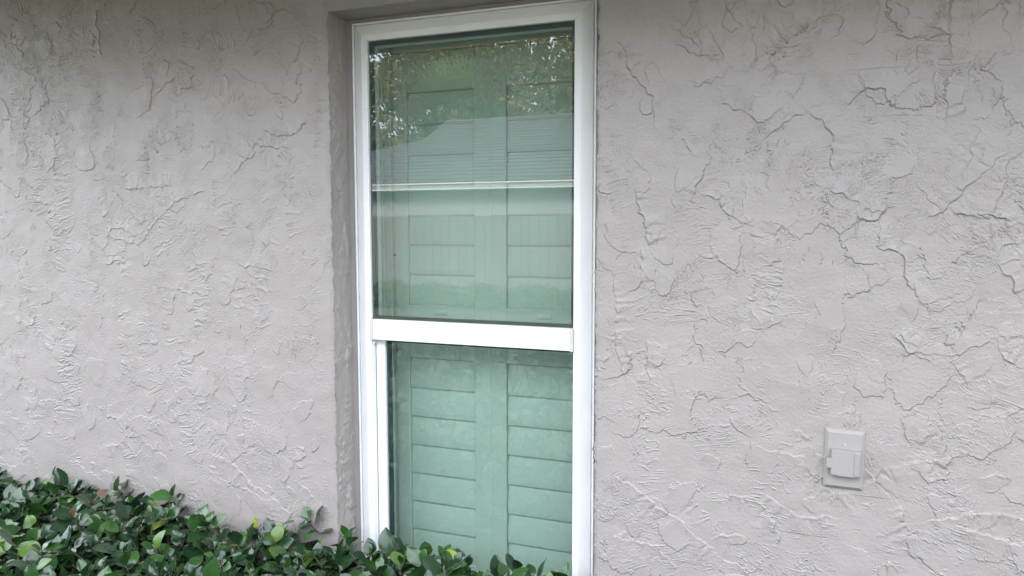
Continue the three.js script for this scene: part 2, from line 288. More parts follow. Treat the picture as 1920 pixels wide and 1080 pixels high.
  ridge(2.2, [-1.415, 0.922], [-1.388, 0.942], [-1.392, 0.967]);
  ridge(2.4, [-1.783, 1.400], [-1.753, 1.409], [-1.719, 1.412]);
  ridge(2, [-1.767, 1.475], [-1.720, 1.466], [-1.659, 1.455]);
  ridge(2.6, [-1.162, 0.854], [-1.130, 0.837], [-1.114, 0.818]);
  for (const f of [left, right]) f.all((x, y, h) => { const cap = 0.0022 + 0.0009 * n2(x * 9, y * 9 + 5); return 1.5 * (h > cap ? cap + 0.3 * (h - cap) : h); });   // knocked down while wet
  const round = (d, w) => (d < w ? -0.004 * (1 - d / w) ** 2 : 0);
  left.all((x, y, h) => h + round(OPEN.x0 - x, 0.012)); right.all((x, y, h) => h + round(x - OPEN.x1, 0.01));
  right.all((x, y, h) => { const d = Math.max(Math.abs(x - 0.1) - 0.035, Math.abs(y - 1.0545) - 0.057); return lerp(Math.min(h, 0.0015), h, sstep(0.001, 0.012, d)); });   // plaster stops at the outlet plate
}
const wobL = (y) => 0.0026 * n2(y * 22, 3) + 0.0026 * n2(y * 75, 9) + 0.0016 * n2b(y * 210, 1), wobR = (y) => 0.0016 * n2(y * 19, 43) + 0.0022 * n2(y * 66, 49) + 0.0012 * n2b(y * 190, 41);

const house = thing('stucco_house', 'taupe grey stucco house wall around the recessed white window, under a deep eave', 'house');
{
  const skin = (f) => { const w = f.x1 - f.x0, h = f.y1 - f.y0, m = M.stucco.clone(); m.bumpMap = null; m.normalMap = f.normalMap(); m.normalScale.setScalar(f === right ? 0.98 : 0.86); m.map = rep(paintTex, w / 1.3, h / 1.3); return m; };
  part('wall_face', left.coarse(560, 700, (x, y) => wobL(y) * sstep(0.03, 0, OPEN.x0 - x)), skin(left), house);
  part('wall_face', right.coarse(520, 800, (x, y) => wobR(y) * sstep(0.03, 0, x - OPEN.x1)), skin(right), house);
  const geos = [];
  const flat = (x0, x1, y0, y1) => quads([[[x0, y0, 0], [x1, y0, 0], [x1, y1, 0], [x0, y1, 0]]]);
  geos.push(flat(left.x0, OPEN.x0, 0, left.y0), flat(OPEN.x0, OPEN.x1, 0, OPEN.y0), flat(OPEN.x1, right.x1, 0, right.y0), flat(right.x1, 7, 0, TOP));
  const head = new Relief(OPEN.x0, OPEN.x1, OPEN.y1, TOP, 0.006, 0.005); head.all((x, y) => 0.001 * n2(x * 20, y * 20)); geos.push(head.geometry((x, y) => [0, -0.003 * sstep(0.01, 0, y - OPEN.y1)]));
  part('wall_face', geos, M.stucco, house);

  // returns of the opening: relief grid turned into the depth of the wall
  const D = 0.086;
  const jamb = (X, dir, wob, seed) => {
    const g = new Relief(0, D, OPEN.y0, OPEN.y1, 0.0025, 0.003), r = rng(seed);
    for (let i = 0; i < 26; i++) g.smear(r() * D, lerp(OPEN.y0, OPEN.y1, r()), 0.02 + 0.03 * r(), 0.012 + 0.012 * r(), r() * 6.28, 0.0022, 0.0014);
    for (let i = 0; i < 22; i++) { let x = r() * D * 0.8, y = lerp(OPEN.y0, OPEN.y1, r()); const p = [[x, y]]; for (let q = 0; q < 4; q++) { x += (r() - 0.5) * 0.016; y -= 0.01 + 0.02 * r(); p.push([x, y]); } g.ridge(2.6, p, 0); }
    g.all((x, y, h) => (h + 0.0012 * n2(x * 30, y * 12) + 0.0006 * n2b(x * 90, y * 70)) * sstep(D, D - 0.02, x) );
    const q = g.geometry(), P = q.attributes.position, N = q.attributes.normal;
    for (let i = 0; i < P.count; i++) {
      const d = P.getX(i), y = P.getY(i), h = P.getZ(i), nd = N.getX(i), ny = N.getY(i), nh = N.getZ(i);
      P.setXYZ(i, X + wob(y) * sstep(0.03, 0, d) + dir * h, y, -d - 0.003); N.setXYZ(i, dir * nh, ny, -nd);
    }
    if (dir < 0) { const ix = q.index.array; for (let i = 0; i < ix.length; i += 3) { const t = ix[i]; ix[i] = ix[i + 1]; ix[i + 1] = t; } }
    return q;
  };
  const hd = new Relief(OPEN.x0, OPEN.x1, 0, D, 0.004, 0.004); hd.all((x, y) => 0.001 * n2(x * 18, y * 40) + 0.0007 * n2b(x * 60, y * 60));
  const hg = hd.geometry(); { const P = hg.attributes.position; for (let i = 0; i < P.count; i++) P.setXYZ(i, P.getX(i), OPEN.y1 - P.getZ(i), -P.getY(i) - 0.001); hg.computeVertexNormals(); }
  part('window_reveal', [jamb(OPEN.x0, 1, wobL, 5), jamb(OPEN.x1, -1, wobR, 6), hg], M.stucco, house);
  part('sealant_strip', [box(OPEN.x0 - 0.01, -1.0305, 0.39, 2.02, -0.10, -0.0835), box(-0.4145, OPEN.x1 + 0.01, 0.39, 2.02, -0.10, -0.0835), box(-1.0305, -0.4145, 1.9975, 2.02, -0.10, -0.0835), tube(Array.from({ length: 90 }, (_, i) => { const y = lerp(0.39, 1.999, i / 89); return [-1.0326 + 0.0011 * n2(y * 40, 71) + 0.0006 * n2b(y * 150, 3), y, -0.084 + 0.0008 * n2(y * 60, 5)]; }), 0.0035, 0.0035, 8), tube(Array.from({ length: 40 }, (_, i) => { const x = lerp(-1.031, -0.4145, i / 39); return [x, 1.9985 + 0.0012 * n2(x * 45, 7), -0.0835]; }), 0.003, 0.003, 8)], M.trim, house);
  // eave, roof and the closed body behind the wall
  const eaveMat = std([0.62, 0.61, 0.60], 0.7), trimWhite = std([0.72, 0.72, 0.70], 0.5);
  part('soffit', box(-2.98, 7.4, TOP, TOP + 0.012, -0.02, 0.60), eaveMat, house);
  part('fascia', [box(-2.98, 7.4, 2.135, 2.30, 0.60, 0.622), box(-2.98, 7.4, 2.10, 2.132, 0.602, 0.618)], trimWhite, house);
  const gp = new THREE.Shape(); [[0.625, 2.30], [0.625, 2.17], [0.71, 2.165], [0.735, 2.21], [0.728, 2.245], [0.75, 2.30], [0.742, 2.30], [0.72, 2.25], [0.726, 2.21], [0.705, 2.173], [0.633, 2.178], [0.633, 2.30]].forEach(([z, y], i) => (i ? gp.lineTo(z, y) : gp.moveTo(z, y)));
  const gg = new THREE.ExtrudeGeometry(gp, { depth: 10.38, bevelEnabled: false }); gg.rotateY(-Math.PI / 2); gg.translate(7.4, 0, 0); part('gutter', gg, trimWhite, house);
  part('roof', [quads([[[-2.98, 2.31, 0.72], [7.4, 2.31, 0.72], [7.4, 4.6, -4.4], [-2.98, 4.6, -4.4]], [[-2.98, 4.6, -4.4], [7.4, 4.6, -4.4], [7.4, 2.31, -9.5], [-2.98, 2.31, -9.5]]])], std([0.10, 0.10, 0.105], 0.9), house);
  part('rear_wall', box(-2.75, 7, 0, 2.6, -9.0, -8.8), M.stucco, house);
  for (const x of [-2.75, 6.9]) { const s = new THREE.Shape(); [[0, -9], [0, -0.02], [2.5, -0.02], [4.55, -4.4], [2.5, -9]].forEach(([y, z], i) => (i ? s.lineTo(-z, y) : s.moveTo(-z, y))); const g = new THREE.ExtrudeGeometry(s, { depth: 0.1, bevelEnabled: false }); g.rotateY(Math.PI / 2); g.translate(x, 0, 0); part('gable_wall', g, M.stucco, house); }
}

// ------------------------------------------------------------------ window
const win = thing('window', 'tall white vinyl single-hung window with green tinted glass recessed in the grey stucco wall', 'window');
{
  const X0 = -1.031, X1 = -0.414, Y0 = 0.42, Y1 = 1.997;
  const prof = [[0, -0.095], [0, -0.0805], [0.0006, -0.080], [0.0036, -0.080], [0.0042, -0.0806], [0.0046, -0.088], [0.0072, -0.088], [0.0074, -0.0815], [0.0078, -0.081], [0.0305, -0.0706], [0.0325, -0.0700], [0.0455, -0.0700], [0.0466, -0.0705], [0.047, -0.0716], [0.047, -0.094]];
  const corner = [[X0, Y1, 1, -1], [X1, Y1, -1, -1], [X1, Y0, -1, 1], [X0, Y0, 1, 1]];
  const side = (k) => {                                             // one mitred member of the frame
    const A = corner[k], B = corner[(k + 1) % 4], g = 0.00035, tx = Math.sign(B[0] - A[0]) * g, ty = Math.sign(B[1] - A[1]) * g;
    const at = (c, s, z, d) => [c[0] + c[2] * s + d * tx, c[1] + c[3] * s + d * ty, z];
    return quads(prof.slice(1).map(([s1, z1], i) => { const [s0, z0] = prof[i]; return [at(A, s0, z0, 1), at(A, s1, z1, 1), at(B, s1, z1, -1), at(B, s0, z0, -1)]; }));
  };
  part('frame_head', side(0), M.vinyl, win); part('frame_jamb', side(1), M.vinyl, win); part('frame_sill', side(2), M.vinyl, win); part('frame_jamb', side(3), M.vinyl, win);
  const ix0 = X0 + 0.047, ix1 = X1 - 0.047, iy1 = Y1 - 0.047, iy0 = Y0 + 0.047, R0 = 1.2205, R1 = 1.2715;
  const rail = part('meeting_rail', [rbox(ix0 + 0.006, ix1 - 0.006, R0, R1, -0.105, -0.0655, 0.002)], M.vinyl, win);
  part('end_cap', rbox(ix0 - 0.0016, ix0 + 0.0062, R0 - 0.0012, R1 + 0.001, -0.0695, -0.0648, 0.001), M.cap, rail); part('end_cap', rbox(ix1 - 0.0062, ix1 + 0.0016, R0 - 0.0012, R1 + 0.001, -0.0695, -0.0648, 0.001), M.cap, rail);
  const pane = (name, x0, x1, y0, y1, z, m) => { const o = part(name, quads([[[x0, y0, z], [x1, y0, z], [x1, y1, z], [x0, y1, z]]]), m, win); o.castShadow = false; return o; };
  const spacers = (x0, x1, y0, y1, z, w) => { for (const b of [box(x0, x0 + w, y0, y1, z - 0.016, z - 0.002), box(x1 - w, x1, y0, y1, z - 0.016, z - 0.002), box(x0 + w, x1 - w, y1 - w, y1, z - 0.016, z - 0.002), box(x0 + w, x1 - w, y0, y0 + w, z - 0.016, z - 0.002)]) part('glass_spacer', b, M.spacer, win); };
  pane('upper_pane', ix0, ix1, R1, iy1, -0.0775, M.glass); spacers(ix0, ix1, R1, iy1, -0.0775, 0.0075);
  part('inner_bead', [box(ix0 + 0.0002, ix0 + 0.012, R1, iy1, -0.104, -0.0945), box(ix1 - 0.012, ix1 - 0.0002, R1, iy1, -0.104, -0.0945), box(ix0 + 0.012, ix1 - 0.012, iy1 - 0.012, iy1, -0.104, -0.0945)], M.vinyl, win);
  // lower sash, set back behind the frame
  part('sash_stile', rbox(ix0 + 0.0015, ix0 + 0.026, iy0, R0 - 0.001, -0.118, -0.0885, 0.0015), M.vinyl, win); part('sash_stile', rbox(ix1 + 0.002, ix1 + 0.02, iy0, R0 - 0.001, -0.118, -0.0885, 0.0015), M.vinyl, win);
  part('sash_rail', rbox(ix0 + 0.026, ix1 + 0.002, iy0, iy0 + 0.04, -0.118, -0.0887, 0.0015), M.vinyl, win);
  part('weatherstrip', [box(ix0 + 0.0002, ix0 + 0.0015, iy0, R0 - 0.002, -0.098, -0.0895), box(ix1 - 0.0015, ix1 - 0.0002, iy0, R0 - 0.002, -0.098, -0.0895)], M.gasket, win);
  part('sash_guide', rbox(ix0 + 0.0005, ix0 + 0.006, R0 - 0.012, R0 - 0.0015, -0.088, -0.074, 0.001), M.track, win);
  pane('lower_pane', ix0 + 0.026, ix1 + 0.002, iy0 + 0.04, R0, -0.097, M.glassLow); spacers(ix0 + 0.026, ix1 + 0.002, iy0 + 0.04, R0 - 0.002, -0.097, 0.007);
  // white lining of the opening behind the frame
  part('inner_lining', [box(-1.06, -1.034, 0.38, 2.05, -0.26, -0.1085), box(-0.398, -0.37, 0.38, 2.05, -0.26, -0.1085), box(-1.034, -0.398, 1.985, 2.05, -0.26, -0.1085), box(-1.034, -0.398, 0.38, 0.428, -0.26, -0.1085)], M.lining, win);
}

// ------------------------------------------------------------------ shutter behind the glass
{
  const sh = thing('plantation_shutter', 'white two-panel louvred shutter closed behind the green window glass', 'shutter'), F = -0.195;
  const fr = (x0, x1, y0, y1) => [rbox(x0, x1, y0, y1, -0.232, F + 0.008, 0.003)];
  part('shutter_frame', [...fr(-1.0335, -1.014, 0.43, 1.984), rbox(-1.014, -0.9945, 0.43, 1.984, -0.232, F + 0.001, 0.003), rbox(-0.9945, -0.985, 0.43, 1.984, -0.232, F - 0.009, 0.003), ...fr(-0.418, -0.3985, 0.43, 1.984), rbox(-0.43, -0.418, 0.43, 1.984, -0.232, F, 0.003), ...fr(-1.014, -0.418, 1.963, 1.984), rbox(-0.985, -0.43, 1.945, 1.963, -0.232, F - 0.002, 0.003), ...fr(-1.014, -0.418, 0.43, 0.45)], M.shutter, sh);
  part('centre_strip', box(-0.7185, -0.7055, 0.46, 1.94, -0.215, F - 0.0012), M.shutter, sh);
  part('screw', (() => { const g = new THREE.CylinderGeometry(0.0032, 0.0032, 0.002, 14); g.rotateX(Math.PI / 2); g.translate(-0.9895, 1.427, F - 0.008); return g; })(), M.gasket, sh);
  // louver section: a thin lens, tilted so that its lower edge stands proud
  const louver = (len) => {
    const s = new THREE.Shape(), n = 14, hw = 0.0425, th = 0.0052; for (let i = 0; i < n; i++) { const a = i / n * Math.PI * 2, y = Math.cos(a) * hw, z = Math.sign(Math.sin(a)) * Math.pow(Math.abs(Math.sin(a)), 0.75) * th; i ? s.lineTo(z, y) : s.moveTo(z, y); }
    const g = new THREE.ExtrudeGeometry(s, { depth: len, bevelEnabled: false, curveSegments: 1 }); g.rotateY(Math.PI / 2); g.translate(-len / 2, 0, 0); g.rotateX(-0.088); return g;
  };
  for (const [a, b] of [[-0.985, -0.7117], [-0.7123, -0.43]]) {
    const st = a < -0.9 ? [0.0385, 0.046] : [0.0415, 0.0385], x0 = a + 0.001, x1 = b - 0.001, i0 = a + st[0], i1 = b - st[1];
    const pan = part('shutter_panel', [rbox(x0, i0, 0.452, 1.943, -0.224, F, 0.002), rbox(i1, x1, 0.452, 1.943, -0.224, F, 0.002), rbox(i0, i1, 1.845, 1.943, -0.224, F - 0.0005, 0.002), rbox(i0, i1, 1.157, 1.2975, -0.224, F - 0.0005, 0.002), rbox(i0, i1, 0.452, 0.612, -0.224, F - 0.0005, 0.002)], M.shutter, sh);
    const g = louver(i1 - i0 - 0.003), cx = (i0 + i1) / 2;
    for (const top of [1.8425, 1.154]) for (let k = 0; k < 7; k++) { const l = part('louver', g, M.shutter, pan); l.position.set(cx, top - 0.0386 - k * 0.0773, -0.2075); l.rotation.x = 0.006 * n2(k * 3.1 + top * 7, a * 9); }
    part('latch', rbox(cx - 0.018, cx + 0.018, 1.275, 1.284, F - 0.002, F + 0.004, 0.0015), M.shutter, pan);
  }
}

// ------------------------------------------------------------------ outlet cover on the right of the wall
{
  const t = thing('outlet_cover', 'painted outlet cover plate with hinged flap on the right part of the stucco wall', 'outlet cover', [0.1, 1.0545, 0]);
  const paint = new THREE.MeshPhysicalMaterial({ color: rgb(0.318, 0.292, 0.276), roughness: 0.55, bumpMap: rep(grainTex, 1 / 0.2), bumpScale: 0.0002 });
  const w = 0.035, h = 0.057, i = 0.0055, zt = 0.0075;
  t.rotation.z = -0.012;
  part('cover_plate', [quads([[[-w, -h, 0], [w, -h, 0], [w, -h, 0.003], [-w, -h, 0.003]], [[w, -h, 0], [w, h, 0], [w, h, 0.003], [w, -h, 0.003]], [[w, h, 0], [-w, h, 0], [-w, h, 0.003], [w, h, 0.003]], [[-w, h, 0], [-w, -h, 0], [-w, -h, 0.003], [-w, h, 0.003]],
    [[-w, -h, 0.003], [w, -h, 0.003], [w - i, -h + i, zt], [-w + i, -h + i, zt]], [[w, -h, 0.003], [w, h, 0.003], [w - i, h - i, zt], [w - i, -h + i, zt]], [[w, h, 0.003], [-w, h, 0.003], [-w + i, h - i, zt], [w - i, h - i, zt]], [[-w, h, 0.003], [-w, -h, 0.003], [-w + i, -h + i, zt], [-w + i, h - i, zt]], [[-w + i, -h + i, zt], [w - i, -h + i, zt], [w - i, h - i, zt], [-w + i, h - i, zt]]])], paint, t);
  const s = new THREE.Shape(); [[-0.0225, 0.0205], [0.027, 0.0205], [0.027, -0.0255], [0.012, -0.0275], [-0.008, -0.0275], [-0.0225, -0.0255], [-0.0225, -0.0135], [-0.031, -0.0135], [-0.031, 0.0035], [-0.0225, 0.0035]].forEach(([x, y], k) => (k ? s.lineTo(x, y) : s.moveTo(x, y)));
  const fg = new THREE.ExtrudeGeometry(s, { depth: 0.012, bevelEnabled: true, bevelThickness: 0.0012, bevelSize: 0.001, bevelSegments: 2 }); fg.translate(0, 0, 0.0085);
  const flap = part('hinged_flap', [fg, rbox(0.0165, 0.0265, -0.0245, 0.0195, 0.018, 0.0232, 0.001)], paint, t);
  const screw = (x, y, z, r) => { const g = new THREE.CylinderGeometry(r, r * 1.1, 0.0016, 16); g.rotateX(Math.PI / 2); g.translate(x, y, z); return g; };
  const sc = part('screw', screw(0.0, 0.0305, 0.0079, 0.0036), paint, t); part('slot', (() => { const g = box(-0.003, 0.003, -0.0004, 0.0004, 0, 0.0002); g.rotateZ(-0.8); g.translate(0, 0.0305, 0.0088); return g; })(), M.cap, sc);
  part('hinge_pin', (() => { const g = new THREE.CylinderGeometry(0.0022, 0.0022, 0.012, 10); g.translate(-0.0335, -0.001, 0.013); return g; })(), paint, t);
  part('rivet', screw(0.0215, -0.004, 0.0235, 0.0018), paint, flap);
}

// ------------------------------------------------------------------ hedge
function leafGeo(L, Wd, fold, droop, twist, cut, seed) {            // a waxy obovate leaf along +y, its upper side facing +z
  const nu = 7, nv = 4, P = [], U = [], I = [], r = rng(seed), ph = r() * 6;
  for (let i = 0; i <= nu; i++) {
    const t = i / nu, w = 0.0012 + Wd * Math.pow(Math.sin(Math.PI * Math.pow(t, 1.05)), 0.84) * (i === nu ? (cut ? 0.8 : 0) : 1), bend = droop * t * t * L, tw = twist * t;
    for (let j = 0; j <= nv; j++) {
      const s = j / nv * 2 - 1, x = s * w, z = Math.abs(s) * w * fold - s * s * w * fold * 0.55 - bend + 0.0012 * Math.sin(t * 9 + ph + s * 2) * Math.abs(s);
      P.push(x * Math.cos(tw) - z * Math.sin(tw), t * L * (1 - 0.12 * droop * t) - (cut && i === nu ? 0.18 * L * (0.5 + 0.5 * Math.sin(s * 2.3 + ph)) * 0.5 : 0), x * Math.sin(tw) + z * Math.cos(tw)); U.push(j / nv, t);
    }
  }
  for (let i = 0; i < nu; i++) for (let j = 0; j < nv; j++) { const a = i * (nv + 1) + j; I.push(a, a + 1, a + nv + 1, a + 1, a + nv + 2, a + nv + 1); }
  const g = new THREE.BufferGeometry(); g.setAttribute('position', new THREE.Float32BufferAttribute(P, 3)); g.setAttribute('uv', new THREE.Float32BufferAttribute(U, 2)); g.setIndex(I); g.computeVertexNormals(); return g;
}
{
  const hedge = thing('hedge', 'clipped hedge of glossy dark green leaves along the foot of the stucco wall', 'hedge');
  const veins = (b) => texture(128, (i, j) => {
    const u = Math.abs(i / 127 - 0.5) * 2, v = j / 127, mid = Math.exp(-((u / 0.05) ** 2)), vein = Math.pow(Math.max(0, Math.cos((v * 9 - u * 1.1) * Math.PI * 2)), 14) * 0.5, n = soft[(j * 4 % 512) * 512 + (i * 4 % 512)] - 0.5, rim = sstep(0.86, 0.99, u) * 0.35;
    const k = b * (1 + 0.28 * n) + 0.16 * mid + 0.05 * vein; return [k + 0.25 * rim + 0.05 * mid, k + 0.22 * rim, k - 0.02 + 0.1 * rim];
  });
  const vt = veins(0.72);
  const mat = (c, rough) => new THREE.MeshPhysicalMaterial({ color: rgb(...c), roughness: rough, map: vt, ior: 1.5, specularIntensity: 1 });
  const mats = [mat([0.024, 0.066, 0.022], 0.19), mat([0.036, 0.098, 0.026], 0.2), mat([0.018, 0.050, 0.021], 0.17), mat([0.044, 0.125, 0.026], 0.24), mat([0.032, 0.072, 0.032], 0.2), mat([0.095, 0.18, 0.030], 0.36), mat([0.24, 0.31, 0.035], 0.45), mat([0.12, 0.052, 0.028], 0.6)];
  const pick = (q) => (q < 0.27 ? 0 : q < 0.47 ? 1 : q < 0.66 ? 2 : q < 0.79 ? 3 : q < 0.92 ? 4 : q < 0.98 ? 5 : q < 0.994 ? 6 : 7);
  const shapes = [[0.060, 0.0165, 0.34, 0.16, 0.1], [0.052, 0.0175, 0.28, 0.30, -0.2], [0.064, 0.0170, 0.45, 0.08, 0.15], [0.047, 0.0150, 0.5, 0.22, -0.1], [0.055, 0.0185, 0.22, 0.42, 0.3], [0.050, 0.0160, 0.38, 0.12, 0, 1]].map((a, i) => leafGeo(a[0], a[1], a[2], a[3], a[4], a[5] ?? 0, i + 3));
  const r = rng(404), R = (a, b) => lerp(a, b, r());
  const topAt = (x, z) => 0.675 + 0.052 * sstep(-1.15, -0.95, x) * sstep(-0.30, -0.42, x) + 0.082 * sstep(-1.30, -1.54, x) + 0.022 * sstep(-1.5, -1.35, x) * sstep(-0.95, -1.1, x) - 0.008 * sstep(-1.9, -2.3, x) + 0.010 * n2(x * 3, z * 3) + 0.30 * sstep(0.55, 1.05, z) + 0.03 * sstep(-0.9, -1.2, x) * sstep(-1.5, -1.3, x);
  const leaves = [], twigs = [], m4 = new THREE.Matrix4(), q1 = new THREE.Quaternion(), q2 = new THREE.Quaternion(), Y = new THREE.Vector3(0, 1, 0), dir = new THREE.Vector3();
  const tip = (x, y, z, lean, n, big) => {                          // a shoot with its whorl of leaves
    const az = R(0, 6.283), ax = new THREE.Vector3(Math.cos(az) * lean, 1, Math.sin(az) * lean + 0.15).normalize(), len = R(0.05, 0.10);
    twigs.push(tube([[x - ax.x * len * 1.6, y - ax.y * len * 1.6, z - ax.z * len * 1.6], [x - ax.x * len * 0.5 + R(-0.004, 0.004), y - ax.y * len * 0.5, z - ax.z * len * 0.5], [x, y, z]], 0.0028, 0.0011, 5));
    q1.setFromUnitVectors(Y, ax); const a0 = R(0, 6.283), fresh = r() < 0.09 ? R(3, 5.99) | 0 : -1;
    for (let k = 0; k < n; k++) {
      const t = k / n, open = lerp(1.35, 0.3, Math.pow(t, 1.25)) + R(-0.22, 0.22), a = a0 + k * 2.4 + R(-0.3, 0.3), s = big * R(0.52, 1.14) * (k > n - 2 ? 0.6 : 1);
      const back = (1 - t) * len * 0.75;
      const e = new THREE.Quaternion().setFromEuler(new THREE.Euler(0, a, 0)); q2.setFromAxisAngle(new THREE.Vector3(1, 0, 0), open);
      const roll = new THREE.Quaternion().setFromAxisAngle(Y, R(-0.5, 0.5));
      const q = q1.clone().multiply(e).multiply(q2).multiply(new THREE.Quaternion().setFromAxisAngle(Y, Math.PI)).multiply(roll);
      dir.set(0, 1, 0).applyQuaternion(q);
      leaves.push({ x: x - ax.x * back + dir.x * 0.003, y: y - ax.y * back + dir.y * 0.003, z: z - ax.z * back + dir.z * 0.003, q, s, g: Math.floor(r() * shapes.length), m: fresh >= 0 && k > n - 4 ? fresh : pick(r()) });
    }
  };
  for (let x = -2.95; x < 0.95; x += 0.046) for (let z = 0.03; z < 1.22; z += z < 0.62 ? 0.046 : 0.08) {
    const px = x + R(-0.022, 0.022), pz = Math.max(0.022, z + R(-0.022, 0.022)), y = topAt(px, pz);
    tip(px, y + R(-0.045, 0.026) + (r() < 0.05 ? 0.028 : 0), pz, R(0.1, 0.75), 6 + Math.floor(r() * 4), 1);
    if (z < 0.62 && r() < 0.75) tip(px + R(-0.02, 0.02), y - R(0.06, 0.11), Math.max(0.03, pz + R(-0.02, 0.02)), R(0.3, 1.0), 6, 1.05);
  }
  for (let x = -2.95; x < 0.95; x += 0.09) for (let y = 0.15; y < 0.95; y += 0.1) tip(x + R(-0.04, 0.04), y, 1.22 + R(-0.02, 0.05), 1.2, 6, 1);
  tip(-0.262, 0.748, 0.03, 0.2, 5, 0.9);
  tip(-0.93, 0.725, 0.05, 0.15, 7, 1.15); tip(-0.70, 0.715, 0.05, 0.25, 7, 1.1); tip(-0.555, 0.72, 0.04, 0.3, 6, 1); tip(-0.50, 0.71, 0.05, 0.3, 6, 1); tip(-0.83, 0.705, 0.045, 0.3, 7, 1); tip(-1.02, 0.70, 0.06, 0.3, 7, 1.1);
  // the leaves that show largest are parts of their own, the rest one mass
  camera.updateMatrixWorld(); camera.updateProjectionMatrix(); const v = new THREE.Vector3();
  for (const l of leaves) { v.set(l.x, l.y, l.z).project(camera); const d = Math.hypot(l.x, l.y - 1.5, l.z - 1.54), under = topAt(l.x, l.z) - l.y; l.rank = (Math.abs(v.x) < 1.02 && Math.abs(v.y) < 1.02 && v.z < 1 ? 0 : 50) + d + 8 * Math.max(0, under - 0.005); }
  leaves.sort((a, b) => a.rank - b.rank);
  for (const l of leaves.slice(0, 300)) { const o = part('leaf', shapes[l.g], mats[l.m], hedge); o.position.set(l.x, l.y, l.z); o.quaternion.copy(l.q); o.scale.setScalar(l.s); }
  const restOf = new Map(); for (const l of leaves.slice(300)) { const k = l.g * 8 + l.m; if (!restOf.has(k)) restOf.set(k, []); restOf.get(k).push(l); }
  const mass = new THREE.Group(); mass.name = 'foliage'; hedge.add(mass); tag(mass, null, null, null, 'stuff');
  for (const [k, list] of restOf) {
    const im = new THREE.InstancedMesh(shapes[k >> 3], mats[k & 7], list.length); im.name = 'foliage_mass'; im.castShadow = im.receiveShadow = true; tag(im, null, null, null, 'stuff');
    list.forEach((l, i) => im.setMatrixAt(i, m4.compose(v.set(l.x, l.y, l.z), l.q, new THREE.Vector3(l.s, l.s, l.s)))); mass.add(im);
  }
  const bark = std([0.11, 0.085, 0.065], 0.9);
  tag(part('twigs', twigs, bark, hedge), null, null, null, 'stuff');
  for (let i = 0; i < 34; i++) { const x = -2.85 + i * 0.11 + R(-0.03, 0.03), z = R(0.12, 0.5), p = []; for (let k = 0; k < 6; k++) p.push([x + R(-0.03, 0.03) * k, topAt(x, z) * k / 5 * 0.93, z + R(-0.03, 0.03) * k]); part('branch', tube(p, 0.009, 0.003, 7), bark, hedge); }
}

// ------------------------------------------------------------------ across the lawn: what the window mirrors
{
  const h = thing('neighbour_house', 'low house with grey shingle roof and white gutter, mirrored in the upper window pane', 'house');
  const roofN = tileNoise(512, [[20, 0.5], [64, 0.8], [170, 0.7]], 61), shT = texture(512, (i, j) => { const g = roofN[(j >> 4) * 16 * 512 + (i >> 3) * 8 % 512] * 0.6 + roofN[j * 512 + i] * 0.4, k = 0.31 + 0.22 * (g - 0.5); return [k, k * 1.02, k * 1.06]; }, true);
  const shingle = new THREE.MeshStandardMaterial({ map: rep(shT, 1 / 2.4), roughness: 0.92 });
  const n = 22, list = [], zA = 12.85, zB = 17, yAt = (z) => 2.44 + (z - 13) * 0.49, xl = (z) => (z > 15.6 ? -8.95 : -8.95 - (15.6 - z) * 2.0);
  for (let k = 0; k < n; k++) {                                     // overlapping courses, each butt edge proud of the one below
    const z0 = lerp(zA, zB, k / n), z1 = lerp(zA, zB, (k + 1) / n), t = 0.03;
    list.push([[12, yAt(z0) + t, z0], [xl(z0), yAt(z0) + t, z0], [xl(z1), yAt(z1), z1], [12, yAt(z1), z1]], [[12, yAt(z0) - 0.002, z0], [xl(z0), yAt(z0) - 0.002, z0], [xl(z0), yAt(z0) + t, z0], [12, yAt(z0) + t, z0]]);
  }
  list.push([[12, yAt(17), 17], [-8.95, yAt(17), 17], [-8.95, 2.4, 21.2], [12, 2.4, 21.2]]);
  for (let k = 0; k < 12; k++) { const z0 = lerp(12.85, 15.6, k / 12), z1 = lerp(12.85, 15.6, (k + 1) / 12); list.push([[xl(z0), yAt(z0), z0], [-14.6, 2.38, 18 - (15.6 - z0) * 0.2], [-14.2, 2.4, 19], [xl(z1), yAt(z1), z1]]); }
  part('roof', quads(list), shingle, h);
  part('gable_panel', quads([[[-8.93, yAt(15.6), 15.6], [-8.93, yAt(17), 17], [-8.93, yAt(15.6), 18.4], [-8.93, 3, 17]]]), std([0.45, 0.47, 0.48], 0.8), h);
  const white = std([0.8, 0.8, 0.79], 0.4);
  part('gutter', box(-14.4, 12, 2.412, 2.435, 12.70, 12.84), white, h); part('gutter_face', box(-14.4, 12, 2.318, 2.412, 12.73, 12.84), std([0.34, 0.36, 0.36], 0.5), h); part('drip_edge', box(-14.4, 12, 2.298, 2.316, 12.72, 12.84), white, h);
  part('fascia', box(-14.4, 12, 2.29, 2.40, 12.842, 12.88), white, h);
  part('soffit', box(-14.4, 12, 2.30, 2.32, 12.88, 13.4), std([0.6, 0.6, 0.58], 0.8), h);
  part('wall', [box(-14, 11.6, 0, 2.34, 13.4, 13.6), box(-14, -13.8, 0, 2.5, 13.6, 21), box(11.4, 11.6, 0, 2.5, 13.6, 21), box(-14, 11.6, 0, 2.5, 20.8, 21)], std([0.36, 0.39, 0.40], 0.85), h);
  for (const x of [-1.5, 4.5]) { const w = part('window_pane', box(x, x + 1.2, 0.9, 2.0, 13.37, 13.395), std([0.05, 0.07, 0.08], 0.1), h); part('window_frame', [box(x - 0.08, x, 0.82, 2.08, 13.34, 13.4), box(x + 1.2, x + 1.28, 0.82, 2.08, 13.34, 13.4), box(x, x + 1.2, 2.0, 2.08, 13.34, 13.4), box(x, x + 1.2, 0.82, 0.9, 13.34, 13.4)], white, w); }
}
